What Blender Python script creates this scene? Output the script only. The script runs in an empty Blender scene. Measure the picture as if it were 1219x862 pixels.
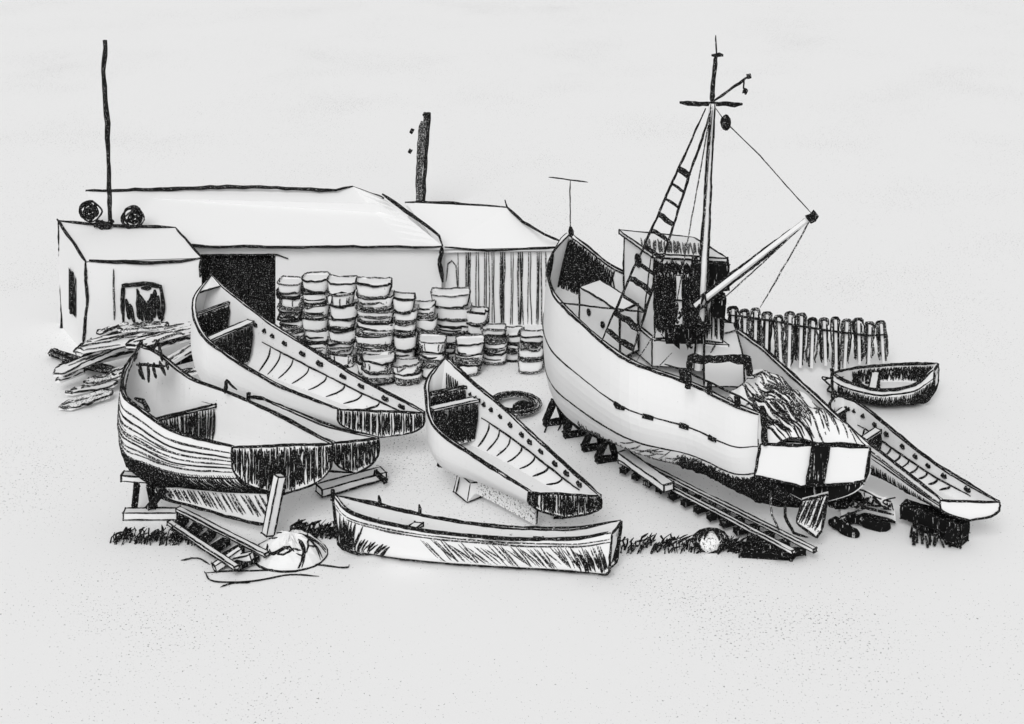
import bpy, math, random
from mathutils import Vector as V
random.seed(7)
F=2000.0; HZ=-400.0; H=20.0
sc=bpy.context.scene
col=sc.collection
def U(px,py,z):
    Y=(H-z)*F/(py-HZ); return V(((px-609.5)/F*Y,Y,z))
def UY(px,py,Y):
    return V(((px-609.5)/F*Y,Y,H-(py-HZ)/F*Y))
def wr(px,Y=42.0): return px*0.5*Y/F          # half width in metres of a line px wide

# ---------------------------------------------------------------- materials
def mat(name,base,rough=.95,dark=None,nscale=20,thr=.6,soft=.06,stretch=(1,1,1),coord='Object',patch=None,bump=0):
    m=bpy.data.materials.new(name); m.use_nodes=True
    nt=m.node_tree; b=nt.nodes['Principled BSDF']
    b.inputs['Roughness'].default_value=rough
    b.inputs['Specular IOR Level'].default_value=0.05
    b.inputs['Base Color'].default_value=(*base,1)
    if dark is not None:
        tc=nt.nodes.new('ShaderNodeTexCoord'); mp=nt.nodes.new('ShaderNodeMapping')
        mp.inputs['Scale'].default_value=stretch
        nt.links.new(tc.outputs[coord],mp.inputs['Vector'])
        n=nt.nodes.new('ShaderNodeTexNoise'); n.inputs['Scale'].default_value=nscale
        n.inputs['Detail'].default_value=3; n.inputs['Roughness'].default_value=.7
        nt.links.new(mp.outputs[0],n.inputs['Vector'])
        r=nt.nodes.new('ShaderNodeMapRange'); r.clamp=True
        r.inputs['From Min'].default_value=thr; r.inputs['From Max'].default_value=thr+soft
        src=n.outputs['Fac']
        if patch:
            n2=nt.nodes.new('ShaderNodeTexNoise'); n2.inputs['Scale'].default_value=patch[0]
            n2.inputs['Detail'].default_value=2
            nt.links.new(tc.outputs[coord],n2.inputs['Vector'])
            ma=nt.nodes.new('ShaderNodeMath'); ma.operation='MULTIPLY_ADD'
            ma.inputs[1].default_value=patch[1]; 
            nt.links.new(n2.outputs['Fac'],ma.inputs[0]); nt.links.new(n.outputs['Fac'],ma.inputs[2])
            src=ma.outputs[0]
        nt.links.new(src,r.inputs['Value'])
        mx=nt.nodes.new('ShaderNodeMix'); mx.data_type='RGBA'
        mx.inputs['A'].default_value=(*base,1); mx.inputs['B'].default_value=(*dark,1)
        nt.links.new(r.outputs[0],mx.inputs['Factor']); nt.links.new(mx.outputs['Result'],b.inputs['Base Color'])
        if bump:
            bp=nt.nodes.new('ShaderNodeBump'); bp.inputs['Strength'].default_value=bump; bp.inputs['Distance'].default_value=.02
            nt.links.new(n.outputs['Fac'],bp.inputs['Height']); nt.links.new(bp.outputs[0],b.inputs['Normal'])
    return m
g=lambda v:(v,v,v)
PAPER=mat('whitewash',g(.79),dark=g(.35),nscale=16,thr=.70,soft=.08,patch=(.7,.0))
WOOD=mat('pale_wood',g(.80),dark=g(.30),nscale=11,thr=.66,soft=.08)
INK=mat('charcoal_line',g(.008),dark=g(.5),nscale=34,thr=.60,soft=.05)
SOFT=mat('soft_charcoal',g(.02),dark=g(.75),nscale=30,thr=.545,soft=.07)
TAR_SHADE=mat('tar_and_shade',g(.008),dark=g(.6),nscale=5,thr=.61,soft=.05,stretch=(4,4,.45))  # streaked black of tarred wood, also used for the modelled shadows
GREY=mat('grained_grey',g(.8),dark=g(.06),nscale=22,thr=.55,soft=.05)
GROUND=mat('pale_sand',g(.86),dark=g(.10),nscale=18,thr=.765,soft=.02,patch=(.16,.23),bump=.15)
MATS=[PAPER,INK,SOFT,TAR_SHADE,GREY,WOOD]
P_,I_,S_,T_,G_,W_=range(6)

# ---------------------------------------------------------------- mesh builder
class MB:
    def __init__(s): s.v=[];s.f=[];s.m=[]
    def poly(s,pts,m=P_):
        i=len(s.v); s.v+= [V(p) for p in pts]; s.f.append(tuple(range(i,i+len(pts)))); s.m.append(m); return s
    def grid(s,rows,m=P_,mf=None):
        i=len(s.v); n=len(rows[0])
        for r in rows: s.v+=[V(p) for p in r]
        for a in range(len(rows)-1):
            for b in range(n-1):
                s.f.append((i+a*n+b,i+a*n+b+1,i+(a+1)*n+b+1,i+(a+1)*n+b)); s.m.append(mf(a,b) if mf else m)
        return s
    def hexa(s,c,m=P_,edge=0,em=I_,skip=()):
        """c: 8 corners, bottom 4 then top 4 (same order)"""
        i=len(s.v); s.v+=[V(p) for p in c]
        fs=[(3,2,1,0),(4,5,6,7),(0,1,5,4),(1,2,6,5),(2,3,7,6),(3,0,4,7)]
        for k,f in enumerate(fs):
            if k in skip: continue
            s.f.append(tuple(i+q for q in f)); s.m.append(m)
        if edge:
            for a,b in ((0,1),(1,2),(2,3),(3,0),(4,5),(5,6),(6,7),(7,4),(0,4),(1,5),(2,6),(3,7)):
                s.stroke([c[a],c[b]],edge*random.uniform(.75,1.2),m=em,over=.012)
        return s
    def beam(s,a,b,w,h,m=W_,edge=0,em=I_,up=V((0,0,1))):
        a=V(a);b=V(b);d=(b-a).normalized(); sd=d.cross(up)
        if sd.length<1e-3: sd=d.cross(V((0,1,0)))
        sd.normalize(); u=sd.cross(d).normalized()
        sd*=w/2;u*=h/2
        c=[a-sd-u,a+sd-u,b+sd-u,b-sd-u,a-sd+u,a+sd+u,b+sd+u,b-sd+u]
        return s.hexa(c,m,edge,em)
    def box(s,x0,x1,y0,y1,z0,z1,m=P_,edge=0):
        return s.hexa([V((x0,y0,z0)),V((x1,y0,z0)),V((x1,y1,z0)),V((x0,y1,z0)),V((x0,y0,z1)),V((x1,y0,z1)),V((x1,y1,z1)),V((x0,y1,z1))],m,edge)
    def stroke(s,pts,r,m=I_,jit=.35,step=.09,taper=.5,n=5,over=0,wob=.3):
        """a hand-laid round line of uneven thickness through pts"""
        pts=[V(p) for p in pts]
        if over:
            d=(pts[-1]-pts[0]).normalized(); k=random.uniform(0,over*3)
            pts[0]=pts[0]-d*k; pts[-1]=pts[-1]+d*k
        P=[pts[0]]
        for a,b in zip(pts[:-1],pts[1:]):
            L=(b-a).length; k=max(1,int(L/step))
            for q in range(1,k+1): P.append(a.lerp(b,q/k))
        if len(P)<3: P=[P[0],P[0].lerp(P[-1],.5),P[-1]]
        N=len(P); base=len(s.v); wx=wy=0; rr=1.
        ph=random.uniform(0,9)
        for k,p in enumerate(P):
            d=(P[min(k+1,N-1)]-P[max(k-1,0)])
            if d.length<1e-6: d=V((0,0,1))
            d.normalize(); a=d.cross(V((.13,.21,.97)))
            if a.length<.05: a=d.cross(V((1,0,0)))
            a.normalize(); b=d.cross(a)
            rr+= (random.uniform(.62,1.38)-rr)*.5
            wx=.8*wx+random.gauss(0,1)*r*wob*.5; wy=.8*wy+random.gauss(0,1)*r*wob*.5
            e=1.
            if taper<1 and N>3:
                q=min(k,N-1-k)/(N*.12+1e-6); e=taper+(1-taper)*min(1,q)
            R=r*(1+(rr-1)*jit*2.2)*e
            o=p+a*wx+b*wy if 0<k<N-1 else p
            for j in range(n):
                t=2*math.pi*j/n+ph; s.v.append(o+a*(math.cos(t)*R)+b*(math.sin(t)*R))
        for k in range(N-1):
            for j in range(n):
                s.f.append((base+k*n+j,base+k*n+(j+1)%n,base+(k+1)*n+(j+1)%n,base+(k+1)*n+j)); s.m.append(m)
        s.f.append(tuple(base+j for j in range(n))[::-1]); s.m.append(m)
        s.f.append(tuple(base+(N-1)*n+j for j in range(n))); s.m.append(m)
        return s
    def hatch(s,fn,n,r,u0=0,u1=1,v0=0,v1=1,slant=0,jit=.06,m=I_,seg=4,skip=0):
        """parallel strokes over the surface fn(u,v): stroke k runs along v"""
        for k in range(n):
            if random.random()<skip: continue
            u=u0+(u1-u0)*(k+.5+random.uniform(-.3,.3))/n
            a=v0+random.uniform(0,jit); b=v1-random.uniform(-jit*.3,jit)
            pts=[fn(min(1,max(0,u+slant*(q/seg-.5))),a+(b-a)*q/seg) for q in range(seg+1)]
            s.stroke(pts,r*random.uniform(.7,1.3),m=m,step=.12,taper=.35,n=4,wob=.4)
        return s
    def blob(s,c,rx,ry,rz,m=P_,seg=10,rough=.12):
        rows=[]
        for a in range(seg+1):
            th=math.pi*a/seg; row=[]
            for b in range(seg*2):
                ph=math.pi*b/seg; k=1+random.uniform(-rough,rough)
                row.append(V(c)+V((rx*math.sin(th)*math.cos(ph)*k,ry*math.sin(th)*math.sin(ph)*k,rz*math.cos(th)*k)))
            row.append(row[0]); rows.append(row)
        return s.grid(rows,m)
    def build(s,name,parent=None,origin=None,base=None):
        me=bpy.data.meshes.new(name)
        if parent is not None: o0=WORLD[parent.name]
        else:
            if origin is None:
                xs=[p.x for p in s.v];ys=[p.y for p in s.v];zs=[p.z for p in s.v]
                origin=V(((min(xs)+max(xs))/2,(min(ys)+max(ys))/2,min(zs)))
            o0=V(origin)
        me.from_pydata([tuple(p-o0) for p in s.v],[],s.f)
        for q in MATS: me.materials.append(q)
        me.polygons.foreach_set('material_index',s.m); me.update()
        o=bpy.data.objects.new(name,me); col.objects.link(o)
        WORLD[o.name]=o0.copy()
        if parent is not None: o.parent=parent
        else: o.location=o0
        return o
WORLD={}
def tag(o,label=None,cat=None,group=None,kind=None):
    if label:o['label']=label
    if cat:o['category']=cat
    if group:o['group']=group
    if kind:o['kind']=kind
    return o
def thing(name,loc,label,cat,group=None):
    e=bpy.data.objects.new(name,None); e.empty_display_size=.2; col.objects.link(e)
    e.location=V(loc); WORLD[e.name]=V(loc); return tag(e,label,cat,group)
def cat_(P,t):
    """Catmull-Rom through list P of vectors, t in 0..1"""
    n=len(P)-1; x=min(max(t,0),1)*n; i=min(int(x),n-1); f=x-i
    p1,p2=P[i],P[i+1]; p0=P[i-1] if i>0 else p1*2-p2; p3=P[i+2] if i+2<=n else p2*2-p1
    return .5*((2*p1)+(p2-p0)*f+(2*p0-5*p1+4*p2-p3)*f*f+(3*p1-p0-3*p2+p3)*f*f*f)

def sm(pts,n=18):
    pts=[V(p) for p in pts]; return [cat_(pts,i/n) for i in range(n+1)]
def chine(h,side,u0=0.,u1=1.,n=36):
    """the turn of the bilge: the lowest part of the side before the planking runs under"""
    o=[]
    for i in range(n+1):
        u=u0+(u1-u0)*i/n; best=max(range(4,21),key=lambda k:(lambda p:(H-p.z)/p.y)(h.p(u,k/20,side)))
        o.append(best/20)
    for _ in range(3): o=[(o[max(0,i-1)]+o[i]+o[min(n,i+1)])/3 for i in range(n+1)]
    return [h.p(u0+(u1-u0)*i/n,o[i],side) for i in range(n+1)]
# ---------------------------------------------------------------- ground
gm=MB()
n=40
xs=[-160+320*i/n for i in range(n+1)]; ys=[-20+260*i/n for i in range(n+1)]
gm.grid([[V((x,y,0)) for x in xs] for y in ys],0)
go=gm.build('ground',origin=V((0,0,0))); go.data.materials.clear(); go.data.materials.append(GROUND)
tag(go,kind='structure')

# ---------------------------------------------------------------- hull lofting
SEC=[V(p) for p in ((1,0,0),(1.0,.27,0),(.94,.53,0),(.64,.80,0),(0,1,0))]
class Hull:
    def __init__(s,GL,GR,Z,foot,ZK,bulge=(0,0),sec=SEC,ZR=None):
        s.L=[U(*p,z) for p,z in zip(GL,Z)]; s.R=[U(*p,z) for p,z in zip(GR,ZR or Z)]
        s.K=[(a+b)/2 for a,b in zip(s.L,s.R)]
        for k,z in zip(s.K,ZK): k.z=z
        f=U(*foot,ZK[0]); d=f-s.K[0]; d.z=0
        for i,k in enumerate(s.K): k+= d*max(0,1-i/2.2)
        s.bulge=V((bulge[0],bulge[1],0)); s.sec=sec
        m=s.K[len(s.K)//2]; s.base=V((m.x,m.y,min(ZK)))
    def p(s,u,v,side,inset=0):
        """u bow..stern, v sheer..keel, side +1 port (L), -1 starboard"""
        G=cat_(s.L if side>0 else s.R,u); K=cat_(s.K,u); q=cat_(s.sec,v)
        d=V((G.x-K.x,G.y-K.y,0)); L=d.length
        if inset and L>1e-4: d*=max(.02,(L-inset)/L)
        o=V((K.x,K.y,0))+d*q.x; o.z=G.z+(K.z-G.z)*q.y
        fb=max(0,1-u/.45); o+= s.bulge*(fb*fb*math.sin(math.pi*min(1,v)))
        return o
def make_boat(name,label,h,lw,floor=.70,thw=(),cat='boat',group=None,lines=(.5,),ribs=None,pads=None,trans_h=26,trans_m=I_,under=None,foredeck=.0,inset=.07,bilge=True,near=1,stemw=1.3):
    t=thing(name,h.base,label,cat,group)
    NU,NV=36,14
    hull=MB(); U_=[i/NU for i in range(NU+1)]
    for sd in (1,-1):
        hull.grid([[h.p(u,v/NV,sd) for v in range(NV+1)] for u in U_],P_)
        hull.grid([[h.p(u,floor*v/NV,sd,inset)+V((0,0,-.004)) for v in range(NV+1)] for u in U_],W_)
        hull.stroke([h.p(u,1,sd) for u in U_],lw*1.2)
        if sd==near: hull.stroke(chine(h,sd),lw*1.15)
        for L in lines: hull.stroke([h.p(u,L+.02*math.sin(u*9),sd) for u in U_[1:]],lw*.75,m=S_ if random.random()<.6 else I_)
    hull.grid([[h.p(u,floor,1,inset),h.p(u,floor,-1,inset)] for u in U_],W_)
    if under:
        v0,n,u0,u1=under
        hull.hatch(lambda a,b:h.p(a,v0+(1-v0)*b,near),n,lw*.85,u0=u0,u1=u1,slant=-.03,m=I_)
    hull.build('hull',t)
    st=MB(); st.stroke([h.p(0,v/10,1) for v in range(11)],lw*stemw,taper=.8)
    b0=h.p(0,0,1); st.stroke([b0+V((0,0,-.1)),b0+V((0,0,.13))],lw*1.8,taper=.9)
    st.build('stem',t)
    # gunwale caps
    for sd in (1,-1):
        gw=MB(); rows=[[h.p(u,0,sd)+V((0,0,.008)),h.p(u,0,sd,inset)+V((0,0,.008))] for u in U_]
        gw.grid(rows,P_)
        gw.stroke([r[0] for r in rows],lw*1.15); gw.stroke([r[1] for r in rows],lw*.75)
        gw.build('gunwale',t)
    # transom
    tr=MB()
    f=[h.p(1,v/NV,1) for v in range(NV+1)]+[h.p(1,v/NV,-1) for v in range(NV-1,-1,-1)]
    nrm=(f[0]-f[-1]).cross(V((0,0,1))).normalized()
    c=h.p(.5,0,1)
    if nrm.dot(f[0]-c)<0: nrm=-nrm
    fo=[p+nrm*.03 for p in f]; fi=[p-nrm*.05 for p in f]
    tr.poly(fo,P_); tr.poly(fi[::-1],W_)
    for a in range(len(fo)): 
        b=(a+1)%len(fo); tr.poly([fo[a],fo[b],fi[b],fi[a]],P_)
    tr.stroke(fo,lw*1.0); tr.stroke([fo[-1],fo[0]],lw*1.1)
    if trans_h:
        def tf(u,v):
            y=-1+2*u; a=f[-1].lerp(f[0],u)
            # bottom by outline interpolation
            k=u*(len(f)-1); i=min(int(k),len(f)-2)
            rr=f[::-1]; bot=rr[i].lerp(rr[i+1],k-i)
            # match horizontally: search
            return None
        top0,top1=fo[-1],fo[0]
        ax=(top1-top0).normalized(); Lw=(top1-top0).length
        def bottom(x):
            best=None
            for i in range(len(fo)-1):
                xa=(fo[i]-top0).dot(ax); xb=(fo[i+1]-top0).dot(ax)
                if (xa-x)*(xb-x)<=0 and abs(xa-xb)>1e-6:
                    z=fo[i].lerp(fo[i+1],(x-xa)/(xb-xa))
                    if best is None or z.z<best.z: best=z
            return best
        for k in range(trans_h):
            x=Lw*(k+.5+random.uniform(-.35,.35))/trans_h
            x=min(max(x,.02),Lw-.02); b=bottom(x)
            if b is None: continue
            a=top0+ax*x
            a=a.lerp(b,random.uniform(.02,.12)); b=a.lerp(b,random.uniform(.85,1.))
            tr.stroke([a,b],lw*random.uniform(.7,1.25),m=trans_m,n=4,taper=.5,wob=.5)
    tr.build('transom',t)
    # thwarts and their boards
    for (u,dz,w,dark) in thw:
        a=h.p(u,0,1,inset);b=h.p(u,0,-1,inset)
        a.z-=dz;b.z-=dz
        th=MB(); d=(cat_(h.K,u+.02)-cat_(h.K,u-.02)); d.z=0; d.normalize(); d*=w/2
        a=a.lerp(b,.03); b=b.lerp(a,.03)
        th.hexa([a-d-V((0,0,.05)),a+d-V((0,0,.05)),b+d-V((0,0,.05)),b-d-V((0,0,.05)),a-d,a+d,b+d,b-d],P_,lw*.7)
        th.build('thwart',t)
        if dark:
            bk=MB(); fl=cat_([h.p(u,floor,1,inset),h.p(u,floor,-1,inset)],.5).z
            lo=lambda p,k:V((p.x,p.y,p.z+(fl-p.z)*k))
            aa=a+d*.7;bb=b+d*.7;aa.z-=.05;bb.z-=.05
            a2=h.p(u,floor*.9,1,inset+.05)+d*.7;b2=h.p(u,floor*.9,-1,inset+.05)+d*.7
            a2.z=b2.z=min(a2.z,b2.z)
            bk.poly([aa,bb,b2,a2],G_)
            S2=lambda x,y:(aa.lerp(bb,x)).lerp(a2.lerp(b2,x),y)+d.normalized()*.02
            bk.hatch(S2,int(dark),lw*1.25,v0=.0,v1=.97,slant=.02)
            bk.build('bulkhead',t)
    if foredeck:
        fd=MB(); nn=10
        fd.grid([[h.p(foredeck*i/nn,0,1,inset*.5)-V((0,0,.03)),cat_([h.p(foredeck*i/nn,0,1),h.p(foredeck*i/nn,0,-1)],.5)+V((0,0,.02)),h.p(foredeck*i/nn,0,-1,inset*.5)-V((0,0,.03))] for i in range(nn+1)],W_)
        a=h.p(foredeck,0,1,inset);b=h.p(foredeck,0,-1,inset)
        fd.stroke([a,b],lw*.9); fd.build('foredeck',t)
    if ribs:
        u0,u1,n,va,vb=ribs
        for k in range(n):
            u=u0+(u1-u0)*k/(n-1)
            rb=MB(); rb.stroke([h.p(u-.01*(q/6)**2*3,va+(vb-va)*q/6,-1,inset+.01) for q in range(7)],lw*.85,taper=.5)
            rb.build('rib',t)
        rs=MB(); rs.stroke([h.p(u0-.05+(u1-u0+.12)*i/20,va-.02,-1,inset+.02) for i in range(21)],lw*.8)
        rs.build('riser',t)
    if pads:
        u0,u1,n,v=pads
        for k in range(n):
            u=u0+(u1-u0)*(k+random.uniform(-.15,.15))/(n-1)
            a=h.p(u-.008,v,-1,inset+.02);b=h.p(u+.008,v,-1,inset+.02)
            pd=MB(); pd.stroke([a,a.lerp(b,.5)-V((0,0,.02)),b],lw*1.9,taper=.8,wob=.2); pd.build('rowlock_pad',t)
    return t
def trestle(name,label,cat,a,b,w=.14,group=None,m=T_):
    mb=MB(); mb.beam(a,b,w,w,m,edge=.018); return tag(mb.build(name),label,cat,group)

LW=wr(2.8)
# ---- boat A : long whaleboat in the middle left
hA=Hull([(252,327),(230,357),(239,396),(267,421),(330,459),(402,487)],
        [(252,327),(270,344),(302,369),(345,399),(424,447),(506,491)],
        [3.2,2.9,2.5,2.1,1.65,1.4],(250,458),[.45,.5,.55,.6,.7,.75],bulge=(-.25,-.1))
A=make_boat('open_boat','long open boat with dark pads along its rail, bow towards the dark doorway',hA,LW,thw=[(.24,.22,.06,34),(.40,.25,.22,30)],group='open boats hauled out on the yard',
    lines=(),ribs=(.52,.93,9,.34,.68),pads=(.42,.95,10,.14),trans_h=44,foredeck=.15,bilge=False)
# ---- boat B : middle
hB=Hull([(532,426),(511,447),(507,472),(516,508),(560,541),(629,585)],
        [(532,426),(549,441),(569,459),(607,491),(657,538),(716,590)],
        [2.9,2.6,2.3,1.9,1.5,1.2],(521,555),[.4,.42,.45,.5,.6,.68],bulge=(-.12,-.05))
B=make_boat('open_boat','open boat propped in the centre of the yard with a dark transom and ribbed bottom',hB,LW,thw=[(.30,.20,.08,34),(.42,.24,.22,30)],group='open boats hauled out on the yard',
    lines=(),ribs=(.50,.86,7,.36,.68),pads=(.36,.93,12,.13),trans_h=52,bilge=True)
x=MB()
for k in range(6):
    u=.05+.03*k; x.stroke([hB.p(u,.10,-1,.1),hB.p(u+.06,.5,-1,.1)],LW*.8)
x.build('bow_hatching',B)
# ---- boat C : big, near left
hC=Hull([(168,412),(147,441),(146,470),(168,489),(208,514),(276,532)],
        [(168,412),(190,421),(226,449),(270,466),(330,493),(396,528)],
        [3.6,3.4,3.1,2.75,2.4,2.1],(152,556),[1.0,.9,.8,.72,.8,.98],bulge=(-.42,-.15))
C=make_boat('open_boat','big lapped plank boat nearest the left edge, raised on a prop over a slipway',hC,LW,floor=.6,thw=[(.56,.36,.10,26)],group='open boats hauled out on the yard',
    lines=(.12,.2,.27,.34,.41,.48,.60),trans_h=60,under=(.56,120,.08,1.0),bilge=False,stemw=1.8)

x=MB()
x.hatch(lambda a,b:hC.p(.02+.95*b,.10+.5*a,1),9,LW*.55,jit=.3,m=S_,seg=24)
for k in range(34):
    u=random.uniform(.02,.16); v=random.uniform(.1,.6); x.stroke([hC.p(u,v,1),hC.p(u+.03,v+.07,1)],LW*.6,m=S_)
for k in range(30):
    u=random.uniform(.02,.14); v=random.uniform(.02,.4); x.stroke([hC.p(u,v,1,.1),hC.p(u+.02,v+.16,1,.1)],LW*.7,m=S_)
x.build('plank_seams',C)
# ---- boat C2 : small one tucked between
hS=Hull([(296,474),(297,480),(310,490),(335,503),(362,515),(396,527)],
        [(296,474),(305,474),(322,478),(350,490),(395,508),(451,521)],
        [1.9,1.85,1.75,1.6,1.5,1.4],(300,500),[.5,.5,.5,.5,.55,.62])
S=make_boat('open_boat','small boat hidden behind the plank boat, only its hatched dark stern showing',hS,LW,trans_h=30,lines=(),bilge=False,group='open boats hauled out on the yard')
# ---- boat D : foreground dory
hD=Hull([(396,590),(420,612),(500,632),(600,642),(680,642),(727,635)],
        [(396,590),(446,600),(520,616),(600,627),(680,629),(739,620)],
        [1.3,1.0,.82,.75,.84,1.08],(428,660),[.06,.05,.04,.04,.05,.08],sec=[V(p) for p in ((1,0,0),(.93,.3,0),(.85,.6,0),(.72,.9,0),(0,1,0))])
hD.K[-1].x-=.42; hD.K[-2].x-=.1
D=make_boat('rowing_boat','low flat rowing boat lying broadside in front with shaded side planks',hD,LW,trans_h=14,lines=(.10,.16),bilge=False,cat='boat',floor=.8,thw=[(.35,.15,.2,0),(.7,.15,.2,0)])
x=MB()  # drawn shade of side, bow and quarter, hatched onto the planks
x.hatch(lambda a,b:hD.p(a,.15+.6*b,1),70,LW*.55,u0=.42,u1=.98,slant=.05,m=S_,jit=.3)
x.build('side_shading',D); x=MB()
x.hatch(lambda a,b:hD.p(a,.15+.6*b,1),22,LW*.7,u0=.03,u1=.22,slant=-.04,m=I_,jit=.35)
x.hatch(lambda a,b:hD.p(a,.45+.35*b,1),22,LW*1.0,u0=.05,u1=.30,slant=-.04,m=I_,jit=.2)
x.build('bow_hatching',D); x=MB()
x.hatch(lambda a,b:hD.p(a,.35+.42*b,1),16,LW*1.0,u0=.82,u1=.99,slant=.03,m=I_,jit=.3)
x.build('quarter_shading',D)
for u in (.22,.35):
    p=hD.p(u,0,-1); x=MB(); x.stroke([p-V((0,0,.05)),p+V((-.03,0,.22))],LW*1.4); x.build('thole_pin',D)
# ---- boat E : right
hE=Hull([(992,473),(987,486),(1001,505),(1040,533),(1082,566),(1119,595)],
        [(992,473),(1005,473),(1027,483),(1072,519),(1119,555),(1190,597)],
        [2.0,1.9,1.7,1.45,1.25,1.1],(1012,540),[.5,.5,.5,.55,.6,.68])
E_=make_boat('open_boat','white sterned open boat at the right behind the fishing boat',hE,LW,trans_h=0,lines=(.15,.22,.32),bilge=True,ribs=(.42,.85,10,.4,.66),pads=(.2,.9,11,.14),thw=[(.22,.2,.2,26),(.5,.2,.2,22)],group='open boats hauled out on the yard',under=(.45,60,.3,1.0))
# ---- boat F : far small
hF=Hull([(990,445),(1008,455),(1045,465),(1085,460),(1111,441)],
        [(990,445),(1012,439),(1050,435),(1085,433),(1116,433)],
        [.85,.72,.66,.75,1.05],(1005,470),[.06,.05,.05,.05,.08])
hF.K[-1].x-=.35
F_=make_boat('rowing_boat','little dark tarred rowing boat lying past the end of the picket fence',hF,wr(3,46),trans_h=10,lines=(.2,),bilge=False,thw=[(.45,.12,.2,14)],under=(.25,90,.1,1.0),floor=.6)
x=MB(); x.hatch(lambda a,b:hF.p(a,.05+.5*b,-1,.1),34,wr(2.6,46),u0=.25,u1=.98,slant=.02)
x.hatch(lambda a,b:hF.p(a,.03+.5*b,-1,.1),30,wr(3,46),u0=.3,u1=.98,slant=-.03); x.build('inner_planking',F_)

# ---------------------------------------------------------------- trawler
hT=Hull([(679,278),(656,304),(653,337),(673,368),(743,427),(818,456),(871,482),(903,494)],
        [(679,278),(692,288),(709,302),(738,322),(812,352),(892,402),(950,452),(1036,531)],
        [5.0,4.8,4.5,4.2,3.6,3.2,3.0,2.9],(662,463),[.9,.75,.6,.52,.45,.42,.42,.9],bulge=(-.42,-.15),
        sec=[V(p) for p in ((1,0,0),(1.02,.27,0),(.97,.52,0),(.68,.79,0),(0,1,0))],ZR=[5.0,4.8,4.5,4.2,3.6,3.2,2.95,2.3])
T=thing('fishing_boat',hT.base,'large white fishing boat with a mast, boom and wheelhouse on the slipway','fishing boat')
NU,NV=48,18; UU=[i/NU for i in range(NU+1)]
LT=wr(3.0)
hb=MB()
for sd in (1,-1):
    hb.grid([[hT.p(u,v/NV,sd) for v in range(NV+1)] for u in UU],P_)
    hb.grid([[hT.p(u,.30*v/6,sd,.09) for v in range(7)] for u in UU],P_)
    hb.stroke([hT.p(u,1,sd) for u in UU],LT*1.5)
    hb.stroke([hT.p(u,.34,sd) for u in UU],LT*.6,m=I_)
    hb.stroke([hT.p(u,.60,sd) for u in UU],LT*.7)
    hb.stroke(chine(hT,sd),LT*1.4)
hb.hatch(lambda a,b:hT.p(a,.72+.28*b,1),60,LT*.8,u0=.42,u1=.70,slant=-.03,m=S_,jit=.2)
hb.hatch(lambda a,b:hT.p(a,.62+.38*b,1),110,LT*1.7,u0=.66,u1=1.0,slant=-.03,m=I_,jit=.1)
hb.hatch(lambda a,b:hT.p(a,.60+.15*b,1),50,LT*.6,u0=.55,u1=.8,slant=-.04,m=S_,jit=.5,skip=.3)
hb.build('hull',T)
dk=MB(); dk.grid([[hT.p(u,.30,1,.09),hT.p(u,.30,-1,.09)] for u in UU],W_); dk.build('deck',T)
for sd in (1,-1):
    gw=MB(); rows=[[hT.p(u,0,sd)+V((0,0,.01)),hT.p(u,0,sd,.10)+V((0,0,.01))] for u in UU]
    gw.grid(rows,P_); gw.stroke([r[0] for r in rows],LT*1.1); gw.stroke([r[1] for r in rows],LT*.8); gw.build('bulwark_rail',T)
st=MB(); st.stroke([hT.p(0,v/12,1) for v in range(13)],LT*1.3,taper=.8)
b0=hT.p(0,0,1); st.stroke([b0-V((0,0,.25)),b0+V((0,0,.18))],LT*2.6); st.build('stem',T)
iw=MB()
iw.hatch(lambda a,b:hT.p(a,.30*b,-1,.11),46,LT*.75,u0=.03,u1=.42,slant=.03)
iw.hatch(lambda a,b:hT.p(a,.30*b,-1,.11),36,LT*.75,u0=.03,u1=.40,slant=-.05)
iw.hatch(lambda a,b:hT.p(a,.30*b,1,.11),20,LT*.7,u0=.02,u1=.2,slant=.03)
iw.build('bulwark_lining',T)
# scuppers along the rubbing line
for (px,py) in ((742,470),(773,489),(812,508),(849,523)):
    best=min(UU,key=lambda u:abs(609.5+F*hT.p(u,.34,1).x/hT.p(u,.34,1).y-px))
    a=hT.p(best-.012,.345,1);b=hT.p(best+.012,.345,1)
    x=MB(); x.stroke([a,b],LT*2.2,taper=.7); x.build('scupper',T)
# transom
Ys=min(U(903,494,2.9).y,U(1036,531,2.3).y)-.03
tw=MB()
pt=[UY(x_,y_,Ys-.02) for x_,y_ in ((905,529),(1036,533),(1030,572),(1017,575),(953,579),(898,566))]
pb=[p+V((0,.12,0)) for p in pt]
tw.poly(pt,P_); tw.poly(pb[::-1],P_)
for a in range(6): tw.poly([pt[a],pt[(a+1)%6],pb[(a+1)%6],pb[a]],P_); tw.stroke([pt[a],pt[(a+1)%6]],LT*1.2)
tw.build('transom',T)
tf=MB()   # upper stern planking that closes the hull
q=[hT.p(1,v/10,1) for v in range(11)]+[hT.p(1,v/10,-1) for v in range(9,-1,-1)]
q=[p if p.z<pt[0].z else V((p.x,p.y,pt[0].z-.02)) for p in q]
tf.poly([p+V((0,.03,0)) for p in q],T_); tf.build('stern_planking',T)
sp=MB(); sp.stroke([UY(907,484,Ys-.05),UY(911,530,Ys-.05)],wr(8,Ys),taper=.9); sp.build('stern_post',T)
rp=MB(); rp.hexa([UY(960,577,Ys-.08),UY(980,577,Ys-.08),UY(980,577,Ys+.1),UY(960,577,Ys+.1),UY(968,530,Ys-.08),UY(988,530,Ys-.08),UY(988,530,Ys+.1),UY(968,530,Ys+.1)],T_,LT); rp.build('rudder_post',T)
rd=MB(); a=[UY(955,596,Ys-.15),UY(986,588,Ys-.15),UY(978,632,Ys-.15),UY(972,640,Ys-.15),UY(948,622,Ys-.15)]
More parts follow.
